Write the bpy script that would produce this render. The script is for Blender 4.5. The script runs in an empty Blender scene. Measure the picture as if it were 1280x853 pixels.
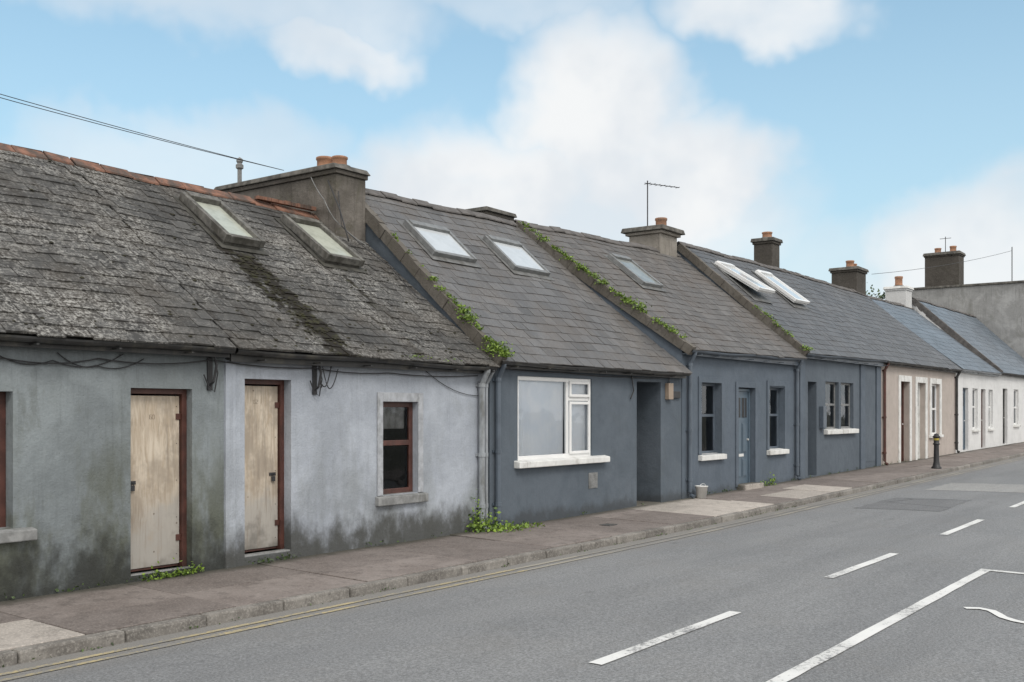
import bpy, math, random
from mathutils import Vector, Matrix
random.seed(7)
R = random.random
def U(a,b): return a+(b-a)*R()
def lerp(a,b,t): return a+(b-a)*t

scene = bpy.context.scene
scene.view_settings.view_transform='Standard'
scene.view_settings.look='None'
scene.view_settings.exposure=0

# ------------------------------------------------------------------ node helpers
def link(nt,a,b): nt.links.new(a,b)
def setin(nt,n,key,v):
    if v is None: return
    if isinstance(v,bpy.types.NodeSocket): link(nt,v,n.inputs[key])
    else:
        s=n.inputs[key]
        if isinstance(v,(tuple,list)) and len(v)==3 and s.type=='RGBA': v=(*v,1)
        s.default_value=v
def nd(nt,t,ins=None,**kw):
    n=nt.nodes.new(t)
    for k,v in kw.items(): setattr(n,k,v)
    if ins:
        for k,v in ins.items(): setin(nt,n,k,v)
    return n
def noise(nt,vec,scale,detail=4,rough=.55,dist=0):
    return nd(nt,'ShaderNodeTexNoise',{'Vector':vec,'Scale':scale,'Detail':min(detail,4.5),'Roughness':rough,'Distortion':dist}).outputs['Fac']
def voro(nt,vec,scale,out='Distance',feature='F1'):
    return nd(nt,'ShaderNodeTexVoronoi',{'Vector':vec,'Scale':scale},feature=feature).outputs[out]
def mixc(nt,f,a,b,mode='MIX'):
    n=nd(nt,'ShaderNodeMix',data_type='RGBA',blend_type=mode)
    setin(nt,n,0,f); setin(nt,n,6,a); setin(nt,n,7,b)
    return n.outputs[2]
def mth(nt,op,a,b=None,clamp=False):
    n=nd(nt,'ShaderNodeMath',operation=op,use_clamp=clamp)
    setin(nt,n,0,a)
    if b is not None: setin(nt,n,1,b)
    return n.outputs[0]
def mr(nt,v,a,b,c=0.,d=1.,smooth=True):
    n=nd(nt,'ShaderNodeMapRange',{'Value':v,'From Min':a,'From Max':b,'To Min':c,'To Max':d})
    if smooth: n.interpolation_type='SMOOTHSTEP'
    return n.outputs['Result']
def scl(nt,vec,s,loc=(0,0,0)):
    return nd(nt,'ShaderNodeMapping',{'Vector':vec,'Scale':s,'Location':loc}).outputs[0]
def newmat(name):
    m=bpy.data.materials.new(name); m.use_nodes=True
    nt=m.node_tree
    for n in list(nt.nodes): nt.nodes.remove(n)
    out=nd(nt,'ShaderNodeOutputMaterial'); b=nd(nt,'ShaderNodeBsdfPrincipled')
    link(nt,b.outputs[0],out.inputs[0])
    oc=nd(nt,'ShaderNodeTexCoord').outputs['Object']
    return m,nt,b,oc
def bump(nt,b,h,strength=.4,dist=.01):
    n=nd(nt,'ShaderNodeBump',{'Height':h,'Strength':strength,'Distance':dist})
    link(nt,n.outputs[0],b.inputs['Normal'])

def m_plain(name,col,rough=.6,var=.25,scale=6,bmp=.15,metal=0,dirt=None,dl=.5):
    m,nt,b,oc=newmat(name)
    n=noise(nt,oc,scale,6,.6)
    c=mixc(nt,mr(nt,n,.3,.7),[x*(1-var) for x in col],[x*(1+var) for x in col])
    if dirt:
        n2=noise(nt,scl(nt,oc,(1,1,.4)),3.1,7,.7)
        c=mixc(nt,mr(nt,n2,dl,dl+.2,0,.8),c,dirt)
    setin(nt,b,'Base Color',c); b.inputs['Roughness'].default_value=rough; b.inputs['Metallic'].default_value=metal
    if bmp: bump(nt,b,noise(nt,oc,scale*12,3),bmp,.004)
    return m

def m_wall(name,col,col2,grime=(.045,.045,.04),gh=.9,gs=.8,green=0.,streak=.3,topz=2.6,dark_top=.3,blot=0.,bs=.35):
    m,nt,b,oc=newmat(name)
    sep=nd(nt,'ShaderNodeSeparateXYZ',{0:oc}); z=sep.outputs[2]
    big=noise(nt,oc,.9,6,.62,.6); mid=noise(nt,scl(nt,oc,(1,1,1),(3,5,1)),3.2,7,.65,.4)
    c=mixc(nt,mr(nt,big,.38,.64),col,col2)
    c=mixc(nt,mr(nt,mid,.45,.75,0,.35),c,[x*.72 for x in col])
    st=noise(nt,scl(nt,oc,(5,5,.35)),2.2,6,.7)
    c=mixc(nt,mr(nt,st,.5,.8,0,streak),c,[x*.5 for x in col])
    if blot>0:
        bl=noise(nt,scl(nt,oc,(1,1,.6),(11,4,2)),1.5,5,.72,.8)
        c=mixc(nt,mr(nt,bl,.52,.66,0,blot),c,[x*.62+g*.15 for x,g in zip(col,(.2,.2,.1))])
        c=mixc(nt,mr(nt,mth(nt,'ADD',bl,mth(nt,'MULTIPLY',mid,.5)),.6,.5,0,blot*.6),c,[min(1,x*1.2) for x in col2])
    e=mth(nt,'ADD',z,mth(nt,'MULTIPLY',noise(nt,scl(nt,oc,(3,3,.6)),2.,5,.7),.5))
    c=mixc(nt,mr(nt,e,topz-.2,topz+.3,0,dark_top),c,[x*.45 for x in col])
    g=mth(nt,'SUBTRACT',z,mth(nt,'MULTIPLY',noise(nt,scl(nt,oc,(1.6,1.6,1.1),(9,2,4)),1.6,8,.68),gh*1.5))
    if green>0:
        g2=mr(nt,noise(nt,scl(nt,oc,(1.2,1.2,.5),(1,1,7)),1.3,7,.7),.44,.62,0,green)
        g3=mth(nt,'MULTIPLY',g2,mr(nt,z,2.1,.3,.1,1))
        c=mixc(nt,g3,c,(.095,.1,.062))
    gf=mr(nt,g,-.05,-gh*.72,0,gs)
    c=mixc(nt,gf,c,grime)
    sp=voro(nt,scl(nt,oc,(1,1,1),(.3,.1,.7)),9)
    c=mixc(nt,mr(nt,sp,.03,.06,.6,0),c,[x*.45 for x in col])
    fine=noise(nt,oc,38,4,.7)
    c=mixc(nt,mr(nt,fine,.3,.7,.0,.25),c,mixc(nt,1.,c,(.6,.6,.6),'MULTIPLY'))
    setin(nt,b,'Base Color',c)
    b.inputs['Roughness'].default_value=.85; b.inputs['Specular IOR Level'].default_value=.3
    h=mth(nt,'ADD',fine,mth(nt,'MULTIPLY',noise(nt,oc,5,3,.5),2.5))
    bump(nt,b,h,bs+.1,.014)
    return m

def m_slate(name,col,lich,la=.5,moss=None,rough=.7,spec=.4,brown=(.1,.08,.055),ba=.4,tv=(.6,1.4)):
    m,nt,b,oc=newmat(name)
    at=nd(nt,'ShaderNodeAttribute',attribute_name='tint').outputs['Fac']
    c=mixc(nt,at,[x*tv[0] for x in col],[x*tv[1] for x in col])
    n1=noise(nt,oc,1.1,6,.65); n2=noise(nt,oc,26,6,.7); n3=noise(nt,scl(nt,oc,(1,1,1),(4,4,4)),7,7,.7)
    c=mixc(nt,mr(nt,n1,.4,.68,0,ba),c,brown)
    n0=noise(nt,scl(nt,oc,(1,1,1),(14,3,2)),.55,4,.6)
    area=mr(nt,n0,.36,.62,.25,1.)
    f=mth(nt,'MULTIPLY',mr(nt,n2,.44,.6),mr(nt,mth(nt,'ADD',mth(nt,'MULTIPLY',n3,.6),mth(nt,'MULTIPLY',n1,.4)),.36,.58))
    c=mixc(nt,mth(nt,'MULTIPLY',mth(nt,'MULTIPLY',f,la),area),c,lich)
    v=voro(nt,oc,15); c=mixc(nt,mth(nt,'MULTIPLY',area,mr(nt,v,.1,.2,la*.85,0)),c,lich)
    ws=noise(nt,scl(nt,oc,(4,.5,.5)),1.6,5,.7)
    c=mixc(nt,mr(nt,ws,.48,.72,0,.5),c,[x*.5 for x in brown])
    if moss:
        sep=nd(nt,'ShaderNodeSeparateXYZ',{0:oc}); x=sep.outputs[0]
        nn=noise(nt,oc,2.6,8,.75)
        for (s,w,z0,z1) in moss:
            d=mth(nt,'ABSOLUTE',mth(nt,'SUBTRACT',x,s))
            d=mth(nt,'SUBTRACT',d,mth(nt,'MULTIPLY',mth(nt,'SUBTRACT',nn,.5),.9))
            k=mr(nt,d,w,w*.6,0,1)
            k=mth(nt,'MULTIPLY',k,mth(nt,'MULTIPLY',mr(nt,sep.outputs[2],z0-.1,z0+.3),mr(nt,sep.outputs[2],z1+.1,z1-.1)))
            mc=mixc(nt,mr(nt,noise(nt,oc,9,4),.48,.7),(.017,.014,.01),(.045,.045,.018))
            c=mixc(nt,mth(nt,'MULTIPLY',k,.97),c,mc)
    setin(nt,b,'Base Color',c); b.inputs['Roughness'].default_value=rough
    b.inputs['Specular IOR Level'].default_value=spec
    bump(nt,b,mth(nt,'ADD',n2,n3),.5,.014)
    return m

def m_leaf(name,c1,c2):
    m,nt,b,oc=newmat(name)
    at=nd(nt,'ShaderNodeAttribute',attribute_name='tint').outputs['Fac']
    setin(nt,b,'Base Color',mixc(nt,at,c1,c2)); b.inputs['Roughness'].default_value=.55
    return m

def m_glass(name,tr=.97):
    m,nt,b,oc=newmat(name)
    nt.nodes.remove(b)
    out=[n for n in nt.nodes if n.type=='OUTPUT_MATERIAL'][0]
    t=nd(nt,'ShaderNodeBsdfTransparent',{'Color':(tr,tr,tr)})
    g=nd(nt,'ShaderNodeBsdfGlossy',{'Roughness':.03,'Color':(.9,.95,1)})
    bp=nd(nt,'ShaderNodeBump',{'Height':noise(nt,oc,1.7,2),'Strength':.12,'Distance':.05})
    link(nt,bp.outputs[0],g.inputs['Normal'])
    fr=nd(nt,'ShaderNodeFresnel',{'IOR':1.5})
    mx=nd(nt,'ShaderNodeMixShader'); link(nt,fr.outputs[0],mx.inputs[0]); link(nt,t.outputs[0],mx.inputs[1]); link(nt,g.outputs[0],mx.inputs[2])
    link(nt,mx.outputs[0],out.inputs[0])
    return m

# ------------------------------------------------------------------ mesh builder
class MB:
    def __init__(s): s.v=[];s.f=[];s.m=[];s.t=[]
    def add(s,vs,fs,mi=0,tint=.5,M=None):
        o=len(s.v)
        for p in vs: s.v.append(tuple(M@Vector(p)) if M else tuple(p))
        for f in fs: s.f.append([o+i for i in f]); s.m.append(mi); s.t.append(tint)
    def box(s,x0,x1,y0,y1,z0,z1,mi=0,tint=.5,M=None):
        s.add([(x0,y0,z0),(x1,y0,z0),(x1,y1,z0),(x0,y1,z0),(x0,y0,z1),(x1,y0,z1),(x1,y1,z1),(x0,y1,z1)],
              [(0,3,2,1),(4,5,6,7),(0,1,5,4),(1,2,6,5),(2,3,7,6),(3,0,4,7)],mi,tint,M)
    def tube(s,path,r,n=8,mi=0,r2=None,arc=None):
        P=[Vector(p) for p in path]
        o=len(s.v)
        for i,p in enumerate(P):
            d=(P[min(i+1,len(P)-1)]-P[max(i-1,0)]).normalized()
            up=Vector((0,0,1)) if abs(d.z)<.95 else Vector((0,1,0))
            a=d.cross(up).normalized(); b=a.cross(d).normalized()
            rr=r if r2 is None else lerp(r,r2,i/(len(P)-1))
            for k in range(n):
                an=2*math.pi*k/n; q=p+a*math.cos(an)*rr+b*math.sin(an)*rr; s.v.append(tuple(q))
        for i in range(len(P)-1):
            for k in range(n):
                k2=(k+1)%n
                s.f.append([o+i*n+k,o+i*n+k2,o+(i+1)*n+k2,o+(i+1)*n+k]); s.m.append(mi); s.t.append(.5)
        s.f.append([o+k for k in range(n)][::-1]); s.m.append(mi); s.t.append(.5)
        s.f.append([o+(len(P)-1)*n+k for k in range(n)]); s.m.append(mi); s.t.append(.5)
    def lathe(s,c,prof,n=16,mi=0):
        o=len(s.v)
        for (r,z) in prof:
            for k in range(n):
                an=2*math.pi*k/n; s.v.append((c[0]+r*math.cos(an),c[1]+r*math.sin(an),c[2]+z))
        for i in range(len(prof)-1):
            for k in range(n):
                k2=(k+1)%n
                s.f.append([o+i*n+k,o+i*n+k2,o+(i+1)*n+k2,o+(i+1)*n+k]); s.m.append(mi); s.t.append(.5)
    def wall(s,x0,x1,zb,zt,ops,y=0,mi=0):
        xs=sorted({x0,x1,*[o[0] for o in ops],*[o[1] for o in ops]})
        zs=sorted({zb,zt,*[o[2] for o in ops],*[o[3] for o in ops]})
        for i in range(len(xs)-1):
            for j in range(len(zs)-1):
                cx=(xs[i]+xs[i+1])/2; cz=(zs[j]+zs[j+1])/2
                if any(o[0]<cx<o[1] and o[2]<cz<o[3] for o in ops): continue
                s.add([(xs[i],y,zs[j]),(xs[i+1],y,zs[j]),(xs[i+1],y,zs[j+1]),(xs[i],y,zs[j+1])],[(0,1,2,3)],mi)
        for (a,b,c,d,dp) in ops:
            s.add([(a,y,c),(a,y+dp,c),(a,y+dp,d),(a,y,d)],[(0,1,2,3)],mi)
            s.add([(b,y,c),(b,y+dp,c),(b,y+dp,d),(b,y,d)],[(3,2,1,0)],mi)
            s.add([(a,y,d),(a,y+dp,d),(b,y+dp,d),(b,y,d)],[(0,1,2,3)],mi)
            s.add([(a,y,c),(a,y+dp,c),(b,y+dp,c),(b,y,c)],[(3,2,1,0)],mi)
    def build(s,name,mats,parent=None,bevel=0,smooth=False,seg=2):
        me=bpy.data.meshes.new(name); me.from_pydata(s.v,[],s.f)
        for m in (mats if isinstance(mats,(list,tuple)) else [mats]): me.materials.append(m)
        me.polygons.foreach_set('material_index',s.m)
        if smooth: me.polygons.foreach_set('use_smooth',[True]*len(s.f))
        at=me.attributes.new('tint','FLOAT','FACE'); at.data.foreach_set('value',s.t)
        me.update()
        ob=bpy.data.objects.new(name,me); scene.collection.objects.link(ob)
        if bevel:
            md=ob.modifiers.new('bevel','BEVEL'); md.width=bevel; md.segments=seg; md.limit_method='ANGLE'
        if parent:
            ob.parent=parent; ob.matrix_parent_inverse=Matrix.Translation(-Vector(parent.location))
        return ob
def empty(name,loc):
    e=bpy.data.objects.new(name,None); scene.collection.objects.link(e); e.location=loc; e.empty_display_size=.5
    return e

def gz(s): return 0 if s<13 else .0098*(s-16) if s>19 else .0098*.5*(s-13)**2/6

# ------------------------------------------------------------------ materials
M={}
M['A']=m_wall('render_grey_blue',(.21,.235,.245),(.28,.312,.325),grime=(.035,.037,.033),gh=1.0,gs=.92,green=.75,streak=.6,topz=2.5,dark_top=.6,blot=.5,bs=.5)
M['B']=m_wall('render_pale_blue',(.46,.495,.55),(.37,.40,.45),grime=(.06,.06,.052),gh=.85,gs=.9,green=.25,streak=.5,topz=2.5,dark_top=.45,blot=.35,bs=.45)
M['C']=m_wall('render_slate_blue',(.106,.129,.155),(.126,.15,.178),grime=(.05,.052,.053),gh=.35,gs=.6,streak=.2,topz=2.6,blot=.2)
M['D']=m_wall('render_mid_blue',(.11,.136,.168),(.128,.155,.19),grime=(.06,.064,.067),gh=.3,gs=.5,streak=.2,topz=3.2,blot=.15)
M['E']=m_wall('render_dark_blue',(.108,.13,.156),(.125,.15,.178),gh=.3,gs=.4,streak=.2,topz=3.4)
M['F']=m_wall('render_beige',(.46,.405,.365),(.5,.44,.40),grime=(.22,.19,.17),gh=.35,gs=.6,streak=.25,topz=3.5)
M['G']=m_wall('render_white',(.76,.76,.755),(.70,.70,.695),grime=(.3,.29,.27),gh=.3,gs=.5,streak=.2,topz=3.6)
M['grey']=m_wall('render_old_cement',(.29,.29,.285),(.39,.39,.385),grime=(.1,.1,.095),gh=2,gs=.5,streak=.7,topz=8.3,blot=.5)
M['stack']=m_wall('render_chimney',(.125,.112,.097),(.21,.19,.168),grime=(.05,.045,.04),gh=1,gs=.1,streak=.9,topz=5.9,dark_top=.75,blot=.8,bs=.8)
M['stackl']=m_wall('render_chimney_pale',(.27,.245,.215),(.34,.315,.28),grime=(.05,.045,.04),gh=1,gs=.1,streak=.7,topz=6.9,dark_top=.4,blot=.4,bs=.6)
M['verge']=m_wall('mortar_verge',(.13,.117,.1),(.18,.165,.145),gh=1,gs=0,streak=.6,topz=99,blot=.5,bs=.7)
M['slA']=m_slate('slates_lichen',(.066,.065,.063),(.37,.362,.34),.88,[(9.55,.27,2.3,4.05),(9.3,.14,3.0,4.15),(11.35,.06,3.3,3.9)],.85,.25,(.075,.062,.048),.5)
M['slC']=m_slate('slates_grey',(.122,.12,.12),(.22,.215,.205),.45,None,.55,.5,(.118,.1,.085),.6,tv=(.68,1.3))
M['slD']=m_slate('slates_brown',(.118,.112,.107),(.21,.2,.188),.45,None,.62,.45,(.105,.086,.072),.7,tv=(.7,1.3))
M['slE']=m_slate('slates_dark',(.098,.101,.107),(.18,.18,.178),.35,None,.55,.5,(.082,.078,.075),.4,tv=(.72,1.28))
M['slG']=m_slate('slates_blue',(.13,.158,.19),(.22,.24,.26),.2,None,.45,.5,(.115,.137,.16),.3,tv=(.75,1.25))
M['terra']=m_plain('terracotta_ridge',(.21,.105,.07),.85,.35,5,.3,dirt=(.06,.055,.048),dl=.42)
M['terrap']=m_plain('terracotta_pot',(.36,.19,.115),.8,.25,5,.2,dirt=(.18,.125,.095),dl=.5)
M['ridge']=m_plain('ridge_clay_grey',(.115,.106,.1),.8,.3,5,.3)
M['dark']=m_plain('dark_iron',(.025,.025,.027),.5,.3,8,.1)
M['gutter']=m_plain('gutter_black',(.03,.03,.03),.5,.4,3,.1,dirt=(.08,.075,.06))
M['pipeg']=m_plain('pipe_grey_paint',(.3,.32,.34),.5,.15,3,.05,dirt=(.13,.13,.12))
M['pipeb']=m_plain('pipe_blue_paint',(.09,.112,.14),.45,.15,3,.05)
M['white']=m_plain('white_upvc',(.8,.8,.79),.35,.04,3,0)
M['whitep']=m_plain('white_sill_paint',(.72,.72,.70),.6,.1,4,.1,dirt=(.42,.41,.38))
M['maroon']=m_plain('maroon_paint',(.085,.034,.026),.5,.3,6,.15,dirt=(.05,.03,.025))
M['blue']=m_plain('blue_door_paint',(.1,.14,.18),.4,.08,4,.05)
M['lead']=m_plain('lead_flashing',(.14,.142,.14),.65,.3,6,.15,dirt=(.08,.075,.065))
M['leadA']=m_plain('lead_flashing_mossy',(.06,.058,.05),.8,.4,6,.2,dirt=(.035,.032,.022))
M['skfA']=m_plain('weathered_frame',(.13,.125,.112),.7,.45,9,.2,dirt=(.05,.045,.035),dl=.45)
M['skfC']=m_plain('grey_frame',(.19,.195,.195),.5,.2,9,.1)
M['glass']=m_glass('window_glass')
M['cementsill']=m_plain('cement_sill',(.24,.243,.24),.85,.25,8,.3,dirt=(.1,.1,.09))
M['sillA']=m_plain('sill_paint_pale',(.38,.395,.42),.8,.2,8,.3,dirt=(.15,.15,.14))
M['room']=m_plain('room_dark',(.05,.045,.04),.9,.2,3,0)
M['leaf']=m_leaf('leaf_green',(.045,.09,.015),(.25,.37,.05))
M['leafd']=m_leaf('leaf_dark',(.03,.05,.018),(.09,.14,.04))
M['box']=m_plain('beige_plastic',(.32,.25,.19),.5,.1,4,.05)
M['yellow']=m_plain('yellow_paint',(.42,.34,.06),.6,.2,4,.05)
M['faint']=m_plain('faded_number_paint',(.2,.16,.12),.8,.3,20,.1)
m,nt,b,oc=newmat('net_curtain'); setin(nt,b,'Base Color',mixc(nt,mr(nt,noise(nt,oc,3,4),.3,.7),(.84,.88,.93),(.92,.94,.96))); b.inputs['Roughness'].default_value=.9
M['curtain']=m
def m_sky_glass(n,c,ro=.12,k=.75):
    m,nt,b,oc=newmat(n)
    setin(nt,b,'Base Color',mixc(nt,mr(nt,noise(nt,oc,3.5,6,.7),.35,.7),c,[x*k for x in c])); b.inputs['Roughness'].default_value=ro
    return m
M['sgA']=m_sky_glass('skylight_glass_grimy',(.46,.48,.41),.25)
M['sgC']=m_sky_glass('skylight_glass_painted_sky',(.58,.61,.63),.08,.9)  # pale base colour paints in the bright sky reflected by the pane
M['sgD']=m_sky_glass('skylight_glass_dark',(.3,.32,.31),.2)
m,nt,b,oc=newmat('plywood_boards')
g=noise(nt,scl(nt,oc,(9,9,1.1)),2.5,8,.7,.8); d=noise(nt,oc,1.7,7,.7)
sepz=nd(nt,'ShaderNodeSeparateXYZ',{0:oc}).outputs[2]
c=mixc(nt,mr(nt,g,.35,.65),(.46,.375,.28),(.64,.56,.455))
c=mixc(nt,mr(nt,d,.42,.62,0,.85),c,(.35,.295,.235))
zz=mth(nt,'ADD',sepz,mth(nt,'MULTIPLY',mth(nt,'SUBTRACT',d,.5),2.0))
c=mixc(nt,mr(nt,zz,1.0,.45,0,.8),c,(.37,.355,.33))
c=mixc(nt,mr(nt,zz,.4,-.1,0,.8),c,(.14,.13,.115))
st=noise(nt,scl(nt,oc,(7,7,.5),(3,1,1)),2.,5,.75)
c=mixc(nt,mr(nt,st,.5,.7,0,.65),c,(.24,.2,.16))
sp=voro(nt,oc,5); c=mixc(nt,mr(nt,sp,.04,.07,.7,0),c,(.1,.07,.05))
setin(nt,b,'Base Color',c); b.inputs['Roughness'].default_value=.8; bump(nt,b,g,.25,.004); M['ply']=m
def m_asphalt(name,c0,c1,brown=(.2,.19,.175),ba=.2,cr=.0,gut=True):
    m,nt,b,oc=newmat(name)
    big=noise(nt,scl(nt,oc,(.5,1,1)),.45,5,.6,.5); mid=noise(nt,scl(nt,oc,(.12,1,1)),1.6,6,.65); fine=noise(nt,oc,42,4,.78); v=voro(nt,oc,60)
    c=mixc(nt,mr(nt,big,.35,.65),c0,c1)
    c=mixc(nt,mr(nt,mid,.42,.72,0,.45),c,[x*.75 for x in c0])
    c=mixc(nt,mr(nt,fine,.35,.68),mixc(nt,1.,c,(.66,.66,.66),'MULTIPLY'),mixc(nt,1.,c,(1.32,1.32,1.32),'MULTIPLY'))
    c=mixc(nt,mr(nt,v,.08,.28,.55,0),c,[x*1.9 for x in c1])
    c=mixc(nt,mr(nt,noise(nt,oc,.8,7,.7),.5,.7,0,ba),c,brown)
    y=nd(nt,'ShaderNodeSeparateXYZ',{0:oc}).outputs[1]
    if gut:
        e=mr(nt,mth(nt,'ADD',y,mth(nt,'MULTIPLY',noise(nt,scl(nt,oc,(.5,1,1)),3,5,.7),.5)),-2.6,-1.9,0,.7)
        c=mixc(nt,e,c,(.235,.22,.2))
        sp=voro(nt,scl(nt,oc,(.7,1,1)),1.1); c=mixc(nt,mr(nt,sp,.04,.1,.35,0),c,(.06,.06,.062))
    if cr:
        e=voro(nt,oc,.55,'Distance','DISTANCE_TO_EDGE')
        c=mixc(nt,mr(nt,e,.004,.014,cr,0),c,(.03,.03,.03))
    setin(nt,b,'Base Color',c); b.inputs['Roughness'].default_value=.8
    b.inputs['Specular IOR Level'].default_value=.4
    bump(nt,b,mth(nt,'ADD',fine,v),.6,.01)
    return m
M['road']=m_asphalt('asphalt',(.205,.209,.213),(.235,.238,.24))
M['patch']=m_asphalt('asphalt_patch_light',(.29,.288,.28),(.33,.327,.318))
M['patchd']=m_asphalt('asphalt_patch_dark',(.155,.157,.16),(.185,.187,.19),cr=.8)
def m_pave(name,c0,c1):
    m,nt,b,oc=newmat(name)
    at=nd(nt,'ShaderNodeAttribute',attribute_name='tint').outputs['Fac']
    c=mixc(nt,mr(nt,noise(nt,oc,1.3,7,.7),.35,.65),c0,c1)
    c=mixc(nt,mr(nt,at,0,1,.0,.5),c,[x*.58 for x in c0])
    c=mixc(nt,mr(nt,noise(nt,oc,5,6,.75),.48,.68,0,.65),c,[x*.5 for x in c0])
    c=mixc(nt,mr(nt,noise(nt,oc,42,4,.7),.45,.7,0,.35),c,[min(1,x*1.8) for x in c1])
    sp=voro(nt,scl(nt,oc,(1,1,1),(.4,.2,.7)),3.3); c=mixc(nt,mr(nt,sp,.05,.08,.5,0),c,[x*.4 for x in c0])
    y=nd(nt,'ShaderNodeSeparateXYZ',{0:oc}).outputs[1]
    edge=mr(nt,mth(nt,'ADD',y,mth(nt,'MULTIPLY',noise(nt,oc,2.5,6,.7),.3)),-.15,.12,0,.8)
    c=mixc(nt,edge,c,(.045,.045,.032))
    setin(nt,b,'Base Color',c); b.inputs['Roughness'].default_value=.88
    bump(nt,b,mth(nt,'ADD',noise(nt,oc,45,4),mth(nt,'MULTIPLY',noise(nt,oc,7,4),2)),.5,.012)
    return m
M['pave']=m_pave('pavement_concrete_brown',(.18,.152,.137),(.245,.213,.195))
M['pavel']=m_pave('pavement_concrete_light',(.42,.38,.34),(.5,.455,.41))
M['kerb']=m_pave('kerb_stone',(.15,.138,.124),(.28,.262,.238))
def m_line(name,c,wear,under):
    m,nt,b,oc=newmat(name)
    n=noise(nt,oc,22,7,.8); n2=noise(nt,oc,.7,4,.6)
    f=mr(nt,mth(nt,'ADD',n,mth(nt,'MULTIPLY',mth(nt,'SUBTRACT',n2,.5),.8)),wear-.05,wear+.08)
    setin(nt,b,'Base Color',mixc(nt,f,mixc(nt,mr(nt,n2,.4,.65),c,[x*.8 for x in c]),under)); b.inputs['Roughness'].default_value=.75
    bump(nt,b,noise(nt,oc,70,3,.7),.4,.006)
    return m
M['line']=m_line('road_marking_white',(.72,.72,.70),.6,(.22,.22,.22))
M['yl']=m_line('road_marking_yellow',(.46,.385,.22),.5,(.235,.225,.205))
M['ylf']=m_line('road_marking_yellow_faded',(.34,.315,.26),.48,(.235,.225,.21))
M['ground']=m_plain('ground_soil',(.09,.09,.07),.9,.3,.5,.3)
M['cast']=m_plain('cast_iron_cover',(.07,.068,.065),.6,.3,20,.3)

# ------------------------------------------------------------------ ground, road, pavement
g=MB(); g.add([(-900,-900,-.6),(900,-900,-.6),(900,900,-.6),(-900,900,-.6)],[(0,1,2,3)]); g.build('ground',M['ground'])
def roadz(y):
    t=(y+5.7)/3.7
    return -.125-.065*t*t
def strip(name,ys,zf,mat,s0=-30,s1=150,dz=0,step=1.0,jit=0):
    m=MB(); n=max(1,int(round((s1-s0)/step)))
    for i in range(n+1):
        s=s0+(s1-s0)*i/n
        for k,y in enumerate(ys):
            e=U(-jit,jit) if jit and (k in (0,len(ys)-1) or i in (0,n)) else 0
            m.v.append((s+e,y+e,gz(s)+zf(y)+dz))
    w=len(ys)
    for i in range(n):
        for k in range(w-1):
            m.f.append([i*w+k,(i+1)*w+k,(i+1)*w+k+1,i*w+k+1]); m.m.append(0); m.t.append(.5)
    return m.build(name,mat,smooth=True)
strip('road',[-9.4+i*.4 for i in range(19)]+[-1.95],roadz,M['road'])
strip('road_patch',[-6.0+i*.4 for i in range(8)],roadz,M['patch'],25.7,28.3,.004,.4,.03)
strip('road_patch',[-4.8+i*.4 for i in range(5)],roadz,M['patchd'],20.6,23.3,.004,.4,.06)
for k in range(-2,14):
    a=6.75+k*5.1
    strip('centre_line_dash',[-5.86,-5.80,-5.74],roadz,M['line'],a,a+2.55,.008,.5,.006)
strip('parking_bay_line',[-7.17,-7.11,-7.05],roadz,M['line'],-5.,13.7,.008,.3,.005)
strip('parking_bay_end_line',[-9.3+i*.3 for i in range(7)]+[-7.172],roadz,M['line'],13.58,13.7,.008,.06,.002)
mk=MB()
path=[(10.9,-7.5),(10.98,-7.62),(10.93,-7.74),(10.80,-7.82),(10.66,-7.9),(10.56,-8.02),(10.52,-8.15),(10.52,-8.4),(10.52,-8.9)]
for i,p in enumerate(path):
    a=Vector(path[max(0,i-1)]); b_=Vector(path[min(len(path)-1,i+1)]); d=(b_-a).normalized(); n=Vector((-d.y,d.x))*.045
    for q in (Vector(p)+n,Vector(p)-n): mk.v.append((q.x,q.y,roadz(q.y)+.009))
for i in range(len(path)-1): mk.f.append([2*i,2*i+1,2*i+3,2*i+2]); mk.m.append(0); mk.t.append(.5)
mk.build('road_lettering',M['line'])
for y,a,b_,mt in [(-2.27,-5,10.5,'yl'),(-2.46,-5,10.5,'yl'),(-2.27,10.5,60,'ylf'),(-2.46,10.5,60,'ylf')]:
    strip('double_yellow_line',[y-.038,y,y+.038],roadz,M[mt],a,b_,.006,.5,.007)

def pavz(y): return -.085+ (y+2.0)*.022
pv=MB(); s=-12.0
while s<75:
    L=U(1.3,2.3) if s<30 else U(2,3)
    if s<4.95<s+L: L=4.95-s
    ysplit=[-1.86,-.93,0.02] if (R()<.6) else [-1.86,U(-1.2,-.6),.02]
    for j in range(2):
        y0,y1=ysplit[j],ysplit[j+1]
        light=0
        c=s+L/2
        if 17.1<c<19.6 or (20.6<c<24.2 and j==0): light=1
        if s<4.94 and j==0: light=1
        dz=U(-.007,.007); g_=.007
        zz=[gz(s)+pavz(y0)+dz,gz(s+L)+pavz(y0)+dz,gz(s+L)+pavz(y1)+dz,gz(s)+pavz(y1)+dz]
        xx=[(s+g_,y0+g_),(s+L-g_,y0+g_),(s+L-g_,y1-g_),(s+g_,y1-g_)]
        vs=[(x,y,z-.12) for (x,y),z in zip(xx,zz)]+[(x,y,z) for (x,y),z in zip(xx,zz)]
        pv.add(vs,[(4,5,6,7),(0,1,5,4),(1,2,6,5),(2,3,7,6),(3,0,4,7)],light,R())
    s+=L
pv.build('pavement',[M['pave'],M['pavel']],bevel=.006)
strip('pavement_bedding',[-1.9,-1,.5],lambda y:pavz(y)-.02,M['ground'],-14,76,0,2)
kb=MB(); s=-12.
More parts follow.
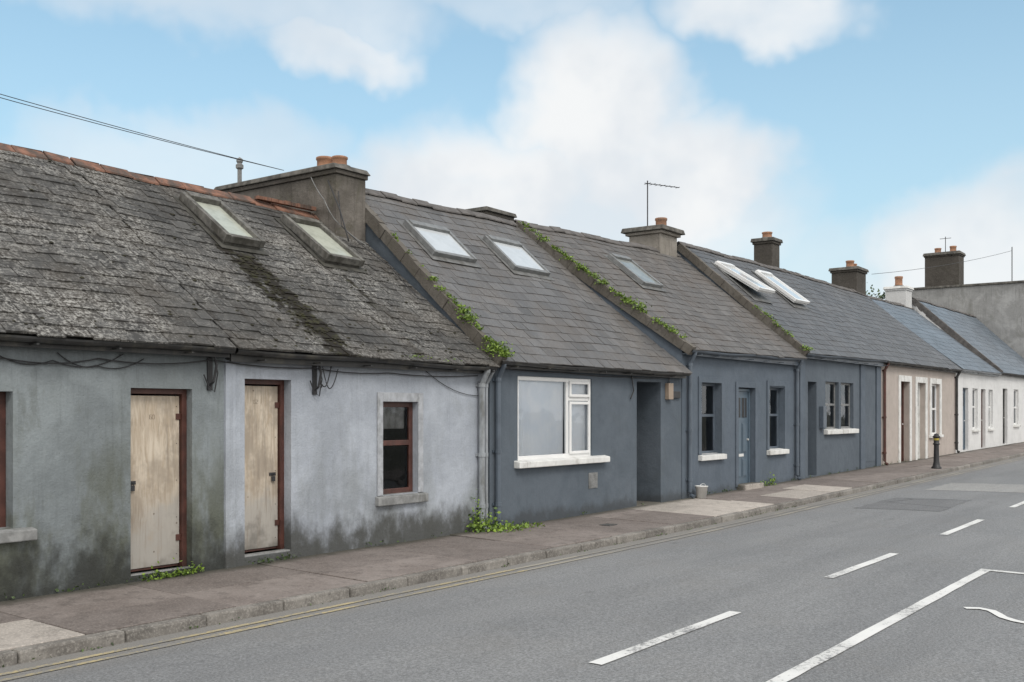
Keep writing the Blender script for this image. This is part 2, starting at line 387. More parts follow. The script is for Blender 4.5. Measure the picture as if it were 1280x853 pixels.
while s<75:
    L=U(.8,1.0); dz=U(-.01,.006); dy=U(-.01,.01)
    z0=gz(s)-.085+dz; z1=gz(s+L)-.085+dz+U(-.004,.004)
    yo=-2.0+dy
    vs=[(s+.006,yo,z0-.3),(s+L-.006,yo,z1-.3),(s+L-.006,-1.865,z1-.3),(s+.006,-1.865,z0-.3),(s+.006,yo+.014,z0),(s+L-.006,yo+.014,z1),(s+L-.006,-1.865,z1+.003),(s+.006,-1.865,z0+.003)]
    kb.add(vs,[(0,3,2,1),(4,5,6,7),(0,1,5,4),(1,2,6,5),(2,3,7,6),(3,0,4,7)],0,R())
    s+=L
kb.build('kerb',M['kerb'],bevel=.022)
kb=MB(); kb.box(-30,75,-9.42,-9.28,-.5,-.07); kb.build('kerb',M['kerb'],bevel=.015)
kb=MB(); kb.box(-30,75,-13,-9.425,-.5,-.075); kb.build('pavement',M['pave'])
# water stop-cock cover in the pavement
cv=MB(); cv.box(14.6,14.85,-1.2,-1.0,gz(14.7)+pavz(-1.1)-.02,gz(14.7)+pavz(-1.1)+.009); cv.build('water_meter_cover',M['cast'],None,bevel=.004)

# ------------------------------------------------------------------ houses
YE,YR=-.2,3.3
class House:
    def __init__(h,key,e,r,ze,zr,wm,sm,name='terraced_cottage',ridge='ridge'):
        h.e,h.r,h.ze,h.zr=e,r,ze,zr; h.wm=M[wm]; h.sm=M[sm]; h.ridge=M[ridge]
        h.p=empty(name,((e[0]+e[1])/2,3,0))
    def P(h,s,t,c=0):
        sl=lerp(h.e[0],h.r[0],t); sr=lerp(h.e[1],h.r[1],t); u=(s-sl)/(sr-sl)
        z=lerp(lerp(h.ze[0],h.ze[1],u),lerp(h.zr[0],h.zr[1],u),t)
        y=lerp(YE,YR,t); n=h.N()
        z-=.04*math.sin(math.pi*min(1,max(0,t)))*math.sin(s*.7+1)**2
        z+=.012*math.sin(s*1.9+.5)*t
        return Vector((s,y,z))+n*c
    def N(h):
        dz=(h.zr[0]-h.ze[0]); dy=YR-YE; l=math.hypot(dz,dy); return Vector((0,-dz/l,dy/l))
    def frame(h,s,t,c=0):
        o=h.P(s,t,c); n=h.N(); X=Vector((1,0,(h.ze[1]-h.ze[0])/(h.e[1]-h.e[0]))).normalized(); Yv=n.cross(X).normalized()
        return Matrix(((X.x,Yv.x,n.x,o.x),(X.y,Yv.y,n.y,o.y),(X.z,Yv.z,n.z,o.z),(0,0,0,1)))
    def slates(h,w=.3,ex=.2,rag=1.0):
        L=math.hypot(h.zr[0]-h.ze[0],YR-YE); rows=int(round(L/ex)); mb=MB()
        for i in range(rows):
            t0=i/rows-.015; t1=(i+1.12)/rows
            sl=lerp(h.e[0],h.r[0],max(0,i/rows)); sr=lerp(h.e[1],h.r[1],max(0,i/rows))
            k=math.floor(sl/w)-1
            while True:
                a=(k+(.5 if i%2 else 0))*w; b_=a+w; k+=1
                if a>sr: break
                a2,b2=max(a,sl),min(b_,sr)
                if b2-a2<.04: continue
                g_=.003; th=.018+U(0,.010)*rag; tl=U(-.004,.006)*rag
                slip=-.05/L if R()<.012 else 0
                dt=U(-.012,.012)*rag/ L+slip
                q=[h.P(a2+g_,t0+dt,th+tl),h.P(b2-g_,t0+dt+U(-.004,.004)*rag/L,th-tl),h.P(b2-g_,t1,.009),h.P(a2+g_,t1,.009)]
                lo=[h.P(a2+g_,t0+dt,.004+tl*.5),h.P(b2-g_,t0+dt,.004)]
                mb.add([*q,*lo,q[2]-h.N()*.008,q[3]-h.N()*.008],[(0,1,2,3),(4,5,1,0),(4,0,3,7),(1,5,6,2)],0,min(1,max(0,random.gauss(.45,.22))))
        mb.build('roof_slates',h.sm,h.p)
        mb=MB(); n=6
        for i in range(n):
            for j in range(n):
                pp=[]
                for (u,t) in ((i/n,j/n),((i+1)/n,j/n),((i+1)/n,(j+1)/n),(i/n,(j+1)/n)):
                    sl=lerp(h.e[0],h.r[0],t); sr=lerp(h.e[1],h.r[1],t)
                    pp.append(h.P(lerp(sl,sr,u),t,-.012))
                mb.add(pp,[(0,1,2,3)])
        a=h.P(h.r[0],1,-.012); b_=h.P(h.r[1],1,-.012)
        mb.add([a,b_,(h.e[1],2*YR-YE,h.ze[1]),(h.e[0],2*YR-YE,h.ze[0])],[(0,1,2,3)])
        mb.build('roof_boarding',M['slE'],h.p)
        mb=MB(); s=h.r[0]+.02
        while s<h.r[1]-.1:
            e=min(s+.44,h.r[1]); dz=U(-.014,.014)
            for sg in (1,-1):
                z0=h.P(s,1).z+.04+dz; z1=h.P(e,1).z+.04+dz+U(-.012,.012)
                mb.add([(s,YR,z0+.02),(e-.012,YR,z1+.02),(e-.012,YR-sg*.14,z1-.09),(s,YR-sg*.14,z0-.09),
                        (s,YR,z0),(e-.012,YR,z1),(e-.012,YR-sg*.14,z1-.115),(s,YR-sg*.14,z0-.115)],
                       [(0,1,2,3),(7,6,5,4),(3,2,6,7),(0,3,7,4),(1,5,6,2)])
            s=e
        mb.build('ridge_tiles',h.ridge,h.p)
    def shell(h,ops,left=True,right=False):
        mb=MB(); zt=min(h.ze)-.03
        mb.wall(h.e[0],h.e[1],-.5,zt+.06,ops,0)
        mb.box(h.e[0],h.e[1],2*YR-.2,2*YR,-.5,zt)
        for side,do in ((0,left),(1,right)):
            if not do: continue
            s0=h.e[side]; s1=h.r[side]; w=.14*(1 if side==0 else -1); ins=.003*(1 if side==0 else -1)
            ze,zr=h.ze[side]-.02,h.zr[side]-.05
            zy=lerp(ze,zr,.2/3.5)
            pr=[(s0,.003,-.5),(s0,.003,zy),(s1,YR,zr),(s0,2*YR-.003,ze),(s0,2*YR-.003,-.5)]
            vs=[(x+ins,y,z) for x,y,z in pr]+[(x+w,y,z) for x,y,z in pr]
            mb.add(vs,[(0,1,2,4),(2,3,4),(5,9,7,6),(7,9,8),(0,5,6,1),(1,6,7,2),(2,7,8,3),(3,8,9,4)])
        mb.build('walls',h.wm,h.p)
    def verge(h,side=0,w=.11,hh=.045,low=-.14,mat='verge'):
        mb=MB(); n=22
        for i in range(n):
            t0,t1=i/n-.01,(i+1)/n-.011; pts=[]; j=U(-.008,.012)
            for t in (t0,t1):
                s=lerp(h.e[side],h.r[side],t)+j; o=0 if side==0 else -w
                pts.append([h.P(s+o-.03,t,low),h.P(s+o-.03,t,hh+U(0,.02)),h.P(s+o+w,t,hh+U(0,.02)),h.P(s+o+w,t,low)])
            vs=pts[0]+pts[1]
            mb.add(vs,[(0,1,2,3),(7,6,5,4),(1,5,6,2),(0,4,5,1),(2,6,7,3)])
        mb.build('verge_mortar',M[mat],h.p)
    def gutter(h,mat='gutter',r=.055,fascia=True):
        mb=MB(); n=8; S0,S1=h.e[0]+.02,h.e[1]-.02; st=12
        for i in range(st):
            a=lerp(S0,S1,i/st); b_=lerp(S0,S1,(i+1)/st)
            za=lerp(h.ze[0],h.ze[1],i/st)-.045+.012*math.sin(a*2); zb=lerp(h.ze[0],h.ze[1],(i+1)/st)-.045+.012*math.sin(b_*2)
            for k in range(n):
                a0=math.pi+math.pi*k/n; a1=math.pi+math.pi*(k+1)/n
                y0,z0=math.cos(a0)*r,math.sin(a0)*r; y1,z1=math.cos(a1)*r,math.sin(a1)*r
                mb.add([(a,-.19+y0,za+z0),(b_,-.19+y0,zb+z0),(b_,-.19+y1,zb+z1),(a,-.19+y1,za+z1)],[(3,2,1,0)])
        mb.build('gutter',M[mat],h.p,smooth=True)
        if fascia:
            mb=MB(); zt=min(h.ze)
            mb.box(h.e[0]+.01,h.e[1]-.01,-.12,-.09,zt-.14,zt-.0); mb.box(h.e[0]+.01,h.e[1]-.01,-.09,-.003,zt-.12,zt-.10)
            s=h.e[0]+.4
            while s<h.e[1]:
                mb.box(s,s+.03,-.255,-.121,zt-.12,zt-.105); s+=.9
            mb.build('fascia',M[mat],h.p)
    def skylight(h,s0,s1,t0,t1,fm,gm,open_=0,hh=.1,fw=.08,lead='lead',lw=.09,sunk=.03):
        L=math.hypot(h.zr[0]-h.ze[0],YR-YE); Mx=h.frame(s0,t0,.03); W=s1-s0; H=(t1-t0)*L
        mb=MB()
        mb.box(-lw,W+lw,-lw*1.4,H+lw,0,.012,1,.5,Mx)
        if open_: Mx=Mx@Matrix.Translation((0,H,.05))@Matrix.Rotation(-math.radians(open_),4,'X')@Matrix.Translation((0,-H,-.05))
        mb.box(0,fw,0,H,.012,hh,0,.5,Mx); mb.box(W-fw,W,0,H,.012,hh,0,.5,Mx)
        mb.box(fw,W-fw,0,fw,.012,hh-.012,0,.5,Mx); mb.box(fw,W-fw,H-fw*1.6,H,.012,hh+.025,0,.5,Mx)
        mb.box(fw,W-fw,fw,H-fw*1.6,.015,hh-sunk,2,.5,Mx)
        if open_: mb.box(.03,W-.03,.03,H-.03,-.04,.01,0,.5,Mx)
        mb.build('skylight',[M[fm],M[lead],M[gm]],h.p,bevel=.006)

def window(h,a,b_,z0,z1,fm,y=.1,fw=.055,vs=(),hs=(),name='window',extra=None,dp=.05,back=True):
    mb=MB()
    mb.box(a,a+fw,y,y+dp,z0,z1); mb.box(b_-fw,b_,y,y+dp,z0,z1)
    mb.box(a+fw,b_-fw,y,y+dp,z1-fw,z1); mb.box(a+fw,b_-fw,y,y+dp,z0,z0+fw)
    for v in vs: mb.box(v-fw/2,v+fw/2,y+.002,y+dp-.002,z0+fw,z1-fw)
    for (x0,x1,z) in hs: mb.box(x0,x1,y+.004,y+dp-.004,z-fw/2,z+fw/2)
    if extra:
        for (x0,x1,q0,q1) in extra:
            w=.05
            mb.box(x0,x0+w,y-.03,y-.001,q0,q1); mb.box(x1-w,x1,y-.03,y-.001,q0,q1); mb.box(x0+w,x1-w,y-.03,y-.001,q1-w,q1); mb.box(x0+w,x1-w,y-.03,y-.001,q0,q0+w)
    mb.build(name,M[fm],h.p,bevel=.006)
    g=MB(); g.add([(a+.02,y+.025,z0+.02),(b_-.02,y+.025,z0+.02),(b_-.02,y+.025,z1-.02),(a+.02,y+.025,z1-.02)],[(0,1,2,3)]); g.build('glass_pane',M['glass'],h.p)
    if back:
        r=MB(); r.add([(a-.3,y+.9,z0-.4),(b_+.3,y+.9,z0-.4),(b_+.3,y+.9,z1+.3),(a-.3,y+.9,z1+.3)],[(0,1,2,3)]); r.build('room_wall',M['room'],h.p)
def curtain(h,a,b_,z0,z1,y,amp=.012,f=38):
    mb=MB(); n=int((b_-a)*90)
    for i in range(n+1):
        x=lerp(a,b_,i/n); ph=x*f+2.2*math.sin(x*5)
        for k in range(4):
            q=k/3; mb.v.append((x+.015*math.sin(x*9+q*2)*(1-q),y+amp*math.sin(ph+.5*q)*lerp(1.3,.6,q),lerp(z0,z1,q)))
    for i in range(n):
        for k in range(3): mb.f.append([4*i+k,4*i+4+k,4*i+5+k,4*i+1+k]); mb.m.append(0); mb.t.append(.5)
    mb.build('curtain',M['curtain'],h.p,smooth=True)
def sill(h,a,b_,z,mat,hh=.11,out=.1,inn=.098):
    mb=MB(); mb.add([(a,-out,z-hh),(b_,-out,z-hh),(b_,inn,z-hh),(a,inn,z-hh),(a,-out,z-.02),(b_,-out,z-.02),(b_,inn,z+.01),(a,inn,z+.01)],
        [(0,3,2,1),(4,5,6,7),(0,1,5,4),(1,2,6,5),(2,3,7,6),(3,0,4,7)]); mb.build('window_sill',M[mat],h.p,bevel=.012)
def surround(h,a,b_,z0,z1,w,mat,d=.025,bottom=False,top=None):
    mb=MB(); t=top or w
    mb.box(a-w,a-.001,-d,-.001,z0,z1+t); mb.box(b_+.001,b_+w,-d,-.001,z0,z1+t); mb.box(a-.001,b_+.001,-d,-.001,z1+.001,z1+t)
    mb.build('surround',mat,h.p,bevel=.006)
def pipe(h,s,z1,z0,mat,y=-.07,r=.04,sw=True):
    mb=MB()
    pth=[(s,-.19,z1+.0),(s,-.18,z1-.08),(s,y,z1-.28),(s,y,z0+.12),(s,y-.03,z0+.05),(s,y-.1,z0+.02)]
    mb.tube(pth,r,10)
    for z in (z1-.32,lerp(z1,z0,.55),z0+.35):
        mb.tube([(s,y,z),(s,y,z+.06)],r*1.25,10); mb.box(s-.07,s+.07,-.025,-.001,z+.01,z+.05)
    mb.build('downpipe',M[mat],h.p,smooth=False)
def cable(h,pts,r=.007,mat='dark',name='cable',sag=0):
    mb=MB(); out=[]
    for i in range(len(pts)-1):
        a,b_=Vector(pts[i]),Vector(pts[i+1]); n=8
        for k in range(n):
            t=k/n; p=a.lerp(b_,t); p.z-=sag*4*t*(1-t); out.append(p)
    out.append(Vector(pts[-1])); mb.tube(out,r,6); return mb.build(name,M[mat],h.p if h else None,smooth=True)

M['cementcap']=m_plain('cement_cap',(.125,.118,.105),.9,.4,6,.4,dirt=(.05,.048,.043),dl=.45)
def chimney(h,s0,s1,y0,y1,zb,zt,mat='stack',cap=.1,capmat=None,pots=(),ov=.08,step=True,flash=False):
    mb=MB()
    mb.box(s0,s1,y0,y1,zb,zt-cap-.08)
    mb.box(s0-ov*.45,s1+ov*.45,y0-ov*.45,y1+ov*.45,zt-cap-.079,zt-cap-.001)
    c=[(s0-ov,y0-ov),(s1+ov,y0-ov),(s1+ov,y1+ov),(s0-ov,y1+ov)]
    mb.add([(x,y,zt-cap) for x,y in c]+[(lerp(x,(s0+s1)/2,.05),lerp(y,(y0+y1)/2,.05),zt+U(-.01,.012)) for x,y in c],
       [(0,3,2,1),(4,5,6,7),(0,1,5,4),(1,2,6,5),(2,3,7,6),(3,0,4,7)],1)
    mb.build('chimney_stack',[M[mat],capmat or M['cementcap']],h.p,bevel=.015)
    for (x,y,r,hh) in pots:
        mb=MB(); mb.lathe((x,y,zt-.02),[(r+.12,0),(r+.05,.06),(r,.07)],16); mb.build('pot_flaunching',M['cementcap'],h.p,smooth=True)
        p=MB(); p.lathe((x,y,zt-.01),[(r*.98,0),(r*1.0,hh*.15),(r*.93,hh*.3),(r*.92,hh*.75),(r*1.04,hh*.82),(r*1.04,hh*.97),(r*.95,hh),(r*.78,hh),(r*.75,hh*.4),(0,hh*.4)],16)
        p.build('chimney_pot',M['terrap'],h.p,smooth=True)

# ---- A
A=House('A',(-4,7.834),(-4,7.834),(2.62,2.575),(5.3,5.215),'A','slA',ridge='terra')
A.shell([(4.1,5.3,.66,2.0,.2),(6.60,7.39,.02,2.06,.22)]); A.slates(.3,.19,1.6); A.gutter()
window(A,4.1,5.3,.66,2.0,'maroon',.13,.07,(4.9,)); curtain(A,4.2,5.2,.7,1.95,.3)
sill(A,4.0,5.5,.66,'cementsill',.13)
def board_door(h,a,b_,z0,z1,y,hinge):
    mb=MB(); fw=.06
    mb.box(b_-fw,b_,y-.06,y+.05,z0,z1,1); mb.box(a,a+.025,y-.02,y+.05,z0,z1,1); mb.box(a+.025,b_-fw,y-.06,y+.05,z1-fw,z1,1)
    zs=z0+.04
    mb.box(a+.03,b_-fw-.012,y-.018,y,zs,z1-fw-.02,0)
    mb.box(a+.03,b_-fw-.012,y-.0,y+.04,z0+.01,z0+.035,1)
    px=a+.1 if hinge=='r' else b_-fw-.1
    mb.box(px-.05,px+.05,y-.03,y-.019,1.0,1.04,2); mb.box(px-.025,px+.025,y-.05,y-.031,.93,.99,2); mb.tube([(px-.015,y-.04,.99),(px-.015,y-.04,1.02),(px+.015,y-.04,1.02),(px+.015,y-.04,.99)],.005,6,2)
    for z in (z0+.3,z1-.35):
        x=b_-fw-.03; mb.box(x-.03,x+.03,y-.03,y-.019,z,z+.07,1)
    for z in [z0+.15+i*.42 for i in range(5)]:
        for x in (a+.07,b_-fw-.05): mb.tube([(x,y-.022,z),(x,y-.0185,z)],.006,6,2)
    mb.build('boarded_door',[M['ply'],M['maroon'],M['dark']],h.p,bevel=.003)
    st=MB(); st.box(a-.0,b_,-.0+.01,y-.06,z0-.06,z0-.001); st.build('door_step',M['cementsill'],h.p,bevel=.01)
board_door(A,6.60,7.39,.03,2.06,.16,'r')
def digit(mb,x,z,segs,w=.024,hh=.045,y=.142):
    t=.004
    D={'a':(0,w,hh,hh),'g':(0,w,hh/2,hh/2),'d':(0,w,0,0),'f':(0,0,hh/2,hh),'b':(w,w,hh/2,hh),'e':(0,0,0,hh/2),'c':(w,w,0,hh/2)}
    for k in segs:
        x0,x1,z0,z1=D[k]; mb.box(x+x0-t/2,x+x1+t/2,y-.002,y-.0005,z+z0-t/2,z+z1+t/2)
num=MB(); digit(num,6.93,1.72,'afgcde'); digit(num,6.967,1.72,'abcdef'); num.build('door_number',M['faint'],A.p)
# ---- B
B=House('B',(7.834,12.86),(7.834,13.0),(2.575,2.53),(5.215,5.15),'B','slA',ridge='terra')
B.shell([(8.14,8.87,.05,2.2,.25),(10.52,11.25,.64,1.94,.16)],left=False,right=True); B.slates(.3,.19,1.6); B.gutter()
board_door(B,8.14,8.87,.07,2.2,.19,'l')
num=MB(); digit(num,8.42,1.9,'afgcde',y=.172); digit(num,8.457,1.9,'abged',y=.172); num.build('door_number',M['faint'],B.p)
window(B,10.52,11.25,.64,1.94,'maroon',.09,.075,(),[(10.59,11.18,1.36)])
bl=MB(); bl.box(10.6,11.17,.19,.195,1.56,1.9); bl.build('blind',M['cementsill'],B.p)
surround(B,10.52,11.25,.64,1.94,.11,M['sillA'],.02,top=.13); sill(B,10.38,11.42,.64,'cementsill',.14,.07,.09)
pp=MB(); pp.box(7.84,7.99,-.03,-.001,-.4,2.42); pp.build('pilaster',M['B'],B.p,bevel=.01)
pipe(B,12.66,2.5,-.04,'pipeg',r=.05); pipe(B,12.80,2.5,-.04,'pipeg',r=.028,y=-.05)
for (a,b_,t0,t1,o) in ((9.28,9.98,.60,.89,2),(11.12,11.92,.575,.87,2)): B.skylight(a,b_,t0,t1,'skfA','sgA',o,hh=.13,fw=.085,lead='leadA',lw=.07,sunk=.055)
chimney(B,12.3,13.0,2.75,5.9,4.2,5.98,'stack',.09,None,[(12.62,3.0,.135,.21),(12.62,3.36,.15,.25)],.07)
q=MB()
for i in range(9): q.box(11.0+i*.14,11.13+i*.14,YR-.12,YR-.02,5.22,5.27+U(0,.015))
q.build('ridge_mortar',M['terra'],B.p)
# ---- C
C=House('C',(12.95,19.45),(13.04,18.05),(2.63,2.63),(5.77,5.86),'C','slC')
C.shell([(13.70,15.98,1.0,2.39,.09),(17.60,18.57,-.03,2.39,.95)]); C.slates(.34,.24,.8); C.gutter('gutter'); C.verge(0)
window(C,13.70,15.98,1.0,2.39,'white',.03,.07,(15.22,),[(15.26,15.9,2.03)],extra=[(15.26,15.92,1.06,1.98),(15.26,15.92,2.06,2.34)])
curtain(C,13.75,14.72,1.03,2.36,.1,.014,26); curtain(C,14.7,15.2,1.03,2.36,.115,.006,18); curtain(C,15.27,15.95,1.03,2.36,.1,.012,26)
sill(C,13.6,16.42,1.0,'whitep',.12,.12,.028)
pipe(C,13.08,2.6,-.04,'pipeb',r=.045)
d=MB(); d.box(17.6,18.57,.93,.97,-.03,2.39)
for (x0,x1) in ((17.72,18.03),(18.14,18.45)):
    for (z0,z1) in ((.2,.95),(1.1,2.0)): d.box(x0,x1,.915,.929,z0,z1)
d.build('front_door',M['dark'],C.p,bevel=.008)
d=MB(); d.box(17.61,18.56,.0,.92,-.05,-.01); d.build('door_step',M['pavel'],C.p,bevel=.01)
v=MB(); v.box(15.86,16.15,-.012,-.001,.42,.7)
for i in range(7): v.box(15.88,16.13,-.02,-.0125,.44+i*.036,.46+i*.036)
v.build('air_vent',M['cementsill'],C.p)
C.skylight(13.75,14.95,.60,.80,'skfC','sgC',0); C.skylight(16.05,17.25,.585,.80,'skfC','sgC',0)
b2=MB(); b2.box(18.75,18.95,-.09,-.001,2.05,2.38); b2.tube([(18.85,-.04,2.38),(18.85,-.04,2.6)],.015,6,1); b2.box(19.02,19.34,-.05,-.001,2.08,2.22,1); b2.build('meter_box',[M['box'],M['dark']],C.p,bevel=.01)
chimney(C,18.9,19.9,4.7,5.5,4.,6.52,'stack',.1,None,(),.1)
# ---- D
D=House('D',(19.5,25.95),(18.1,25.62),(3.12,3.2),(5.9,6.12),'D','slD')
D.shell([(20.36,21.36,.88,2.43,.2),(22.25,23.2,.08,2.36,.16),(24.05,25.02,.86,2.4,.2)]); D.slates(.32,.23,.9); D.gutter('pipeb'); D.verge(0)
for a,b_ in ((20.36,21.36),(24.05,25.02)):
    window(D,a,b_,.88,2.4 if a>22 else 2.43,'pipeb',.14,.06,(),[(a+.06,b_-.06,1.72)])
    surround(D,a,b_,.88,2.43,.13,M['D'],.03); sill(D,a-.12,b_+.12,.88,'whitep',.13,.1,.13)
curtain(D,24.15,24.95,.9,2.3,.4)
surround(D,22.25,23.2,.08,2.36,.13,M['D'],.03)
def panel_door(h,a,b_,z0,z1,y,mat,fan=.4,glass=False):
    d=MB(); w=.06
    d.box(a,a+w,y-.03,y+.05,z0,z1); d.box(b_-w,b_,y-.03,y+.05,z0,z1); d.box(a+w,b_-w,y-.03,y+.05,z1-w,z1)
    zt=z1-w
    d.box(a+w+.004,b_-w-.004,y,y+.04,z0,zt-.004)
    mid=(a+b_)/2; H=zt-z0
    for x0,x1 in ((a+w+.09,mid-.04),(mid+.04,b_-w-.09)):
        for (q0,q1) in ((.08,.28),(.34,.66)):
            d.box(x0,x1,y-.012,y-.0005,z0+q0*H,z0+q1*H); d.box(x0+.03,x1-.03,y-.024,y-.0125,z0+q0*H+.03,z0+q1*H-.03)
        d.box(x0,x1,y-.01,y-.0005,z0+.72*H,z0+.93*H,1)
        d.box(x0+(x1-x0)/2-.01,x0+(x1-x0)/2+.01,y-.016,y-.011,z0+.72*H,z0+.93*H)
    d.box(mid-.13,mid+.13,y-.012,y-.0005,z0+.30*H-.0,z0+.33*H,2)
    d.tube([(b_-w-.08,y-.05,z0+.48*H),(b_-w-.08,y,z0+.48*H)],.025,10,2)
    d.build('front_door',[mat,M['dark'],M['whitep']],h.p,bevel=.004)
panel_door(D,22.27,23.18,.1,2.34,.13,M['blue'])
st=MB(); st.box(22.2,23.25,-.22,.1,-.1,.13); st.build('door_step',M['pavel'],D.p,bevel=.012)
pipe(D,19.72,3.08,0,'pipeb',r=.045); pipe(D,25.72,3.15,.06,'pipeb',r=.045)
D.skylight(20.7,21.65,.53,.79,'skfC','sgD',0)
chimney(D,24.4,25.35,3.15,4.1,5.4,6.72,'stackl',.12,None,[(25.0,3.45,.16,.32)],.17)
# ---- E
E=House('E',(26.0,32.8),(25.68,33.4),(3.34,3.42),(6.43,6.5),'E','slE')
E.shell([(26.66,27.3,.1,2.6,.35),(27.98,30.3,1.32,2.63,.18)]); E.slates(.34,.25,.7); E.gutter('pipeb'); E.verge(0)
panel_door(E,26.66,27.3,.12,2.6,.3,M['pipeb'])
for a,b_ in ((27.98,29.05),(29.23,30.3)): window(E,a,b_,1.32,2.63,'skfC',.1,.06,(),[(a+.06,b_-.06,2.0)],back=True)
q=MB(); q.box(29.051,29.229,.0,.15,1.32,2.63); q.build('window_mullion',M['E'],E.p)
sill(E,27.85,30.45,1.32,'whitep',.14,.12,.098)
q=MB(); q.box(26.01,26.35,-.05,-.001,-.3,3.2); q.box(30.85,31.25,-.05,-.001,-.3,3.2,0); q.box(32.35,32.78,-.05,-.001,-.3,3.2,0); q.build('pilaster',M['D'],E.p,bevel=.01)
q=MB(); q.box(31.3,32.3,-.012,-.001,.3,3.0); q.build('wall_panel',M['E'],E.p)
q=MB(); q.box(27.5,27.75,-.12,-.001,1.35,1.95); q.build('meter_box',M['pipeb'],E.p,bevel=.01)
E.skylight(26.65,27.75,.5,.83,'white','sgC',9); E.skylight(29.5,30.6,.5,.84,'white','sgC',4)
chimney(E,33.0,33.65,3.6,4.25,5.4,7.62,'stack',.12,None,[(33.3,3.9,.17,.24)],.09)
# ---- F
F=House('F',(32.8,42.2),(33.4,41.7),(3.41,3.43),(6.5,6.46),'F','slE')
opsF=[(34.9,35.95,.12,2.8,.25),(36.85,37.9,.12,2.8,.25),(38.65,39.8,.98,2.8,.2)]
F.shell(opsF,left=True,right=True); F.slates(.4,.3,.6); F.gutter()
for o in opsF: surround(F,o[0],o[1],o[2],o[3],.2,M['whitep'],.04)
window(F,38.65,39.8,.98,2.8,'white',.1,.07,(),[(38.7,39.75,1.9)]); sill(F,38.4,40.05,.98,'whitep'); curtain(F,38.75,39.7,1.02,2.7,.22)
for o,mt in ((opsF[0],'room'),(opsF[1],'pipeg')): panel_door(F,o[0],o[1],o[2]+.02,o[3],.2,M['whitep'] if mt=='pipeg' else M['maroon'])
pipe(F,33.05,3.38,.14,'maroon',r=.045); pipe(F,42.05,3.4,.24,'gutter',r=.05)
chimney(F,40.4,41.5,3.2,4.2,5.6,7.45,'stack',.12,None,[(40.8,3.6,.16,.3),(41.2,3.6,.14,.22)],.1)
# ---- G
G=House('G',(42.2,49.2),(41.7,48.2),(3.47,3.5),(6.42,6.45),'G','slG')
opsG=[(43.3,44.2,.28,2.75,.2),(44.9,45.8,1.1,2.75,.2),(46.4,47.2,.28,2.75,.2),(47.8,48.6,1.1,2.75,.2)]
G.shell(opsG,right=True); G.slates(.45,.33,.5); G.gutter('pipeg')
for i,o in enumerate(opsG):
    if i%2: window(G,*o[:4],'white',.1,.07,(),[(o[0]+.07,o[1]-.07,2.0)]); sill(G,o[0]-.1,o[1]+.1,o[2],'whitep')
    else: panel_door(G,o[0],o[1],o[2]+.02,o[3],.15,M['blue'] if i==0 else M['maroon'])
chimney(G,47.0,47.9,3.2,4.1,5.6,7.35,'G',.12,M['whitep'],[(47.3,3.6,.17,.46)],.08)
# ---- H
H=House('H',(49.2,60),(48.3,60),(3.56,3.6),(6.92,6.95),'G','slG')
opsH=[(50.6,51.6,.35,2.85,.2),(53,54.1,1.2,2.85,.2),(56,57,.35,2.85,.2)]
H.shell(opsH); H.slates(.45,.33,.5); H.gutter('gutter'); H.verge(0,.16,.06,-.2,'ridge')
for i,o in enumerate(opsH):
    if i==1: window(H,*o[:4],'white',.1,.07,(),[(o[0]+.07,o[1]-.07,2.0)]); sill(H,o[0]-.1,o[1]+.1,o[2],'whitep')
    else: panel_door(H,o[0],o[1],o[2]+.02,o[3],.15,M['gutter'])
# ---- tall building that closes the row
T=empty('rendered_end_building',(64,4,0))
tb=MB()
tb.box(60.02,70,.0,7.2,-.5,8.6); tb.box(59.96,70.06,-.06,7.26,8.6,8.72,1); tb.build('walls',[M['grey'],M['cementcap']],T,bevel=.02)
class _h: pass
th=_h(); th.p=T
chimney(th,60.2,61.3,4.1,5.9,8.7,10.6,'stack',.15,None,[(60.6,4.5,.18,.35),(60.6,5.3,.18,.3)],.1)
an=MB(); an.tube([(60.5,1.5,8.7),(60.5,1.5,10.6)],.025,6); an.tube([(60.6,4.9,10.5),(60.6,4.9,11.5)],.02,6); an.tube([(60.6,4.6,11.4),(60.6,5.2,11.4)],.015,6); an.build('mast',M['dark'],T)

an=MB(); bx,by=24.52,3.6
an.tube([(bx,by,6.7),(bx,by,7.98)],.016,6)
an.tube([(bx-.1,by+.03,7.9),(bx+.95,by-.45,7.9)],.011,6)
for i in range(7):
    t=i/6; cx=lerp(bx,bx+.92,t); cy=lerp(by,by-.42,t); l=.13-.05*t
    an.tube([(cx-l*.4,cy-l,7.9),(cx+l*.4,cy+l,7.9)],.006,5)
an.build('tv_aerial',M['dark'])

for hs,sx,zt_ in ((A,7.62,2.45),(B,9.25,2.42)):
    mb=MB()
    mb.tube([(sx,-.01,zt_-.35),(sx,-.09,zt_-.3),(sx+.02,-.12,zt_-.1),(sx,-.1,zt_),(sx-.03,-.02,zt_+.02)],.016,7)
    mb.tube([(sx+.03,-.05,zt_),(sx+.05,-.1,zt_-.2),(sx+.02,-.08,zt_-.42),(sx-.04,-.05,zt_-.36),(sx-.1,-.04,zt_-.22)],.009,6)
    mb.box(sx-.03,sx+.04,-.02,-.001,zt_-.4,zt_-.02); mb.build('cable_bracket',M['dark'],hs.p,bevel=.003)
cable(A,[(-2,-.03,2.38),(5.2,-.03,2.32),(6.2,-.03,2.36),(7.6,-.05,2.4)],.008,sag=.05)
cable(A,[(5.0,-.02,2.44),(5.7,-.02,2.32),(6.5,-.02,2.42)],.006,sag=.1)
cable(A,[(5.75,-.02,2.4),(6.2,-.02,2.28),(6.75,-.02,2.38)],.006,sag=.06)
cable(B,[(7.65,-.05,2.4),(9.2,-.04,2.36),(10.6,-.04,2.34),(12.6,-.04,2.36)],.008,sag=.03)
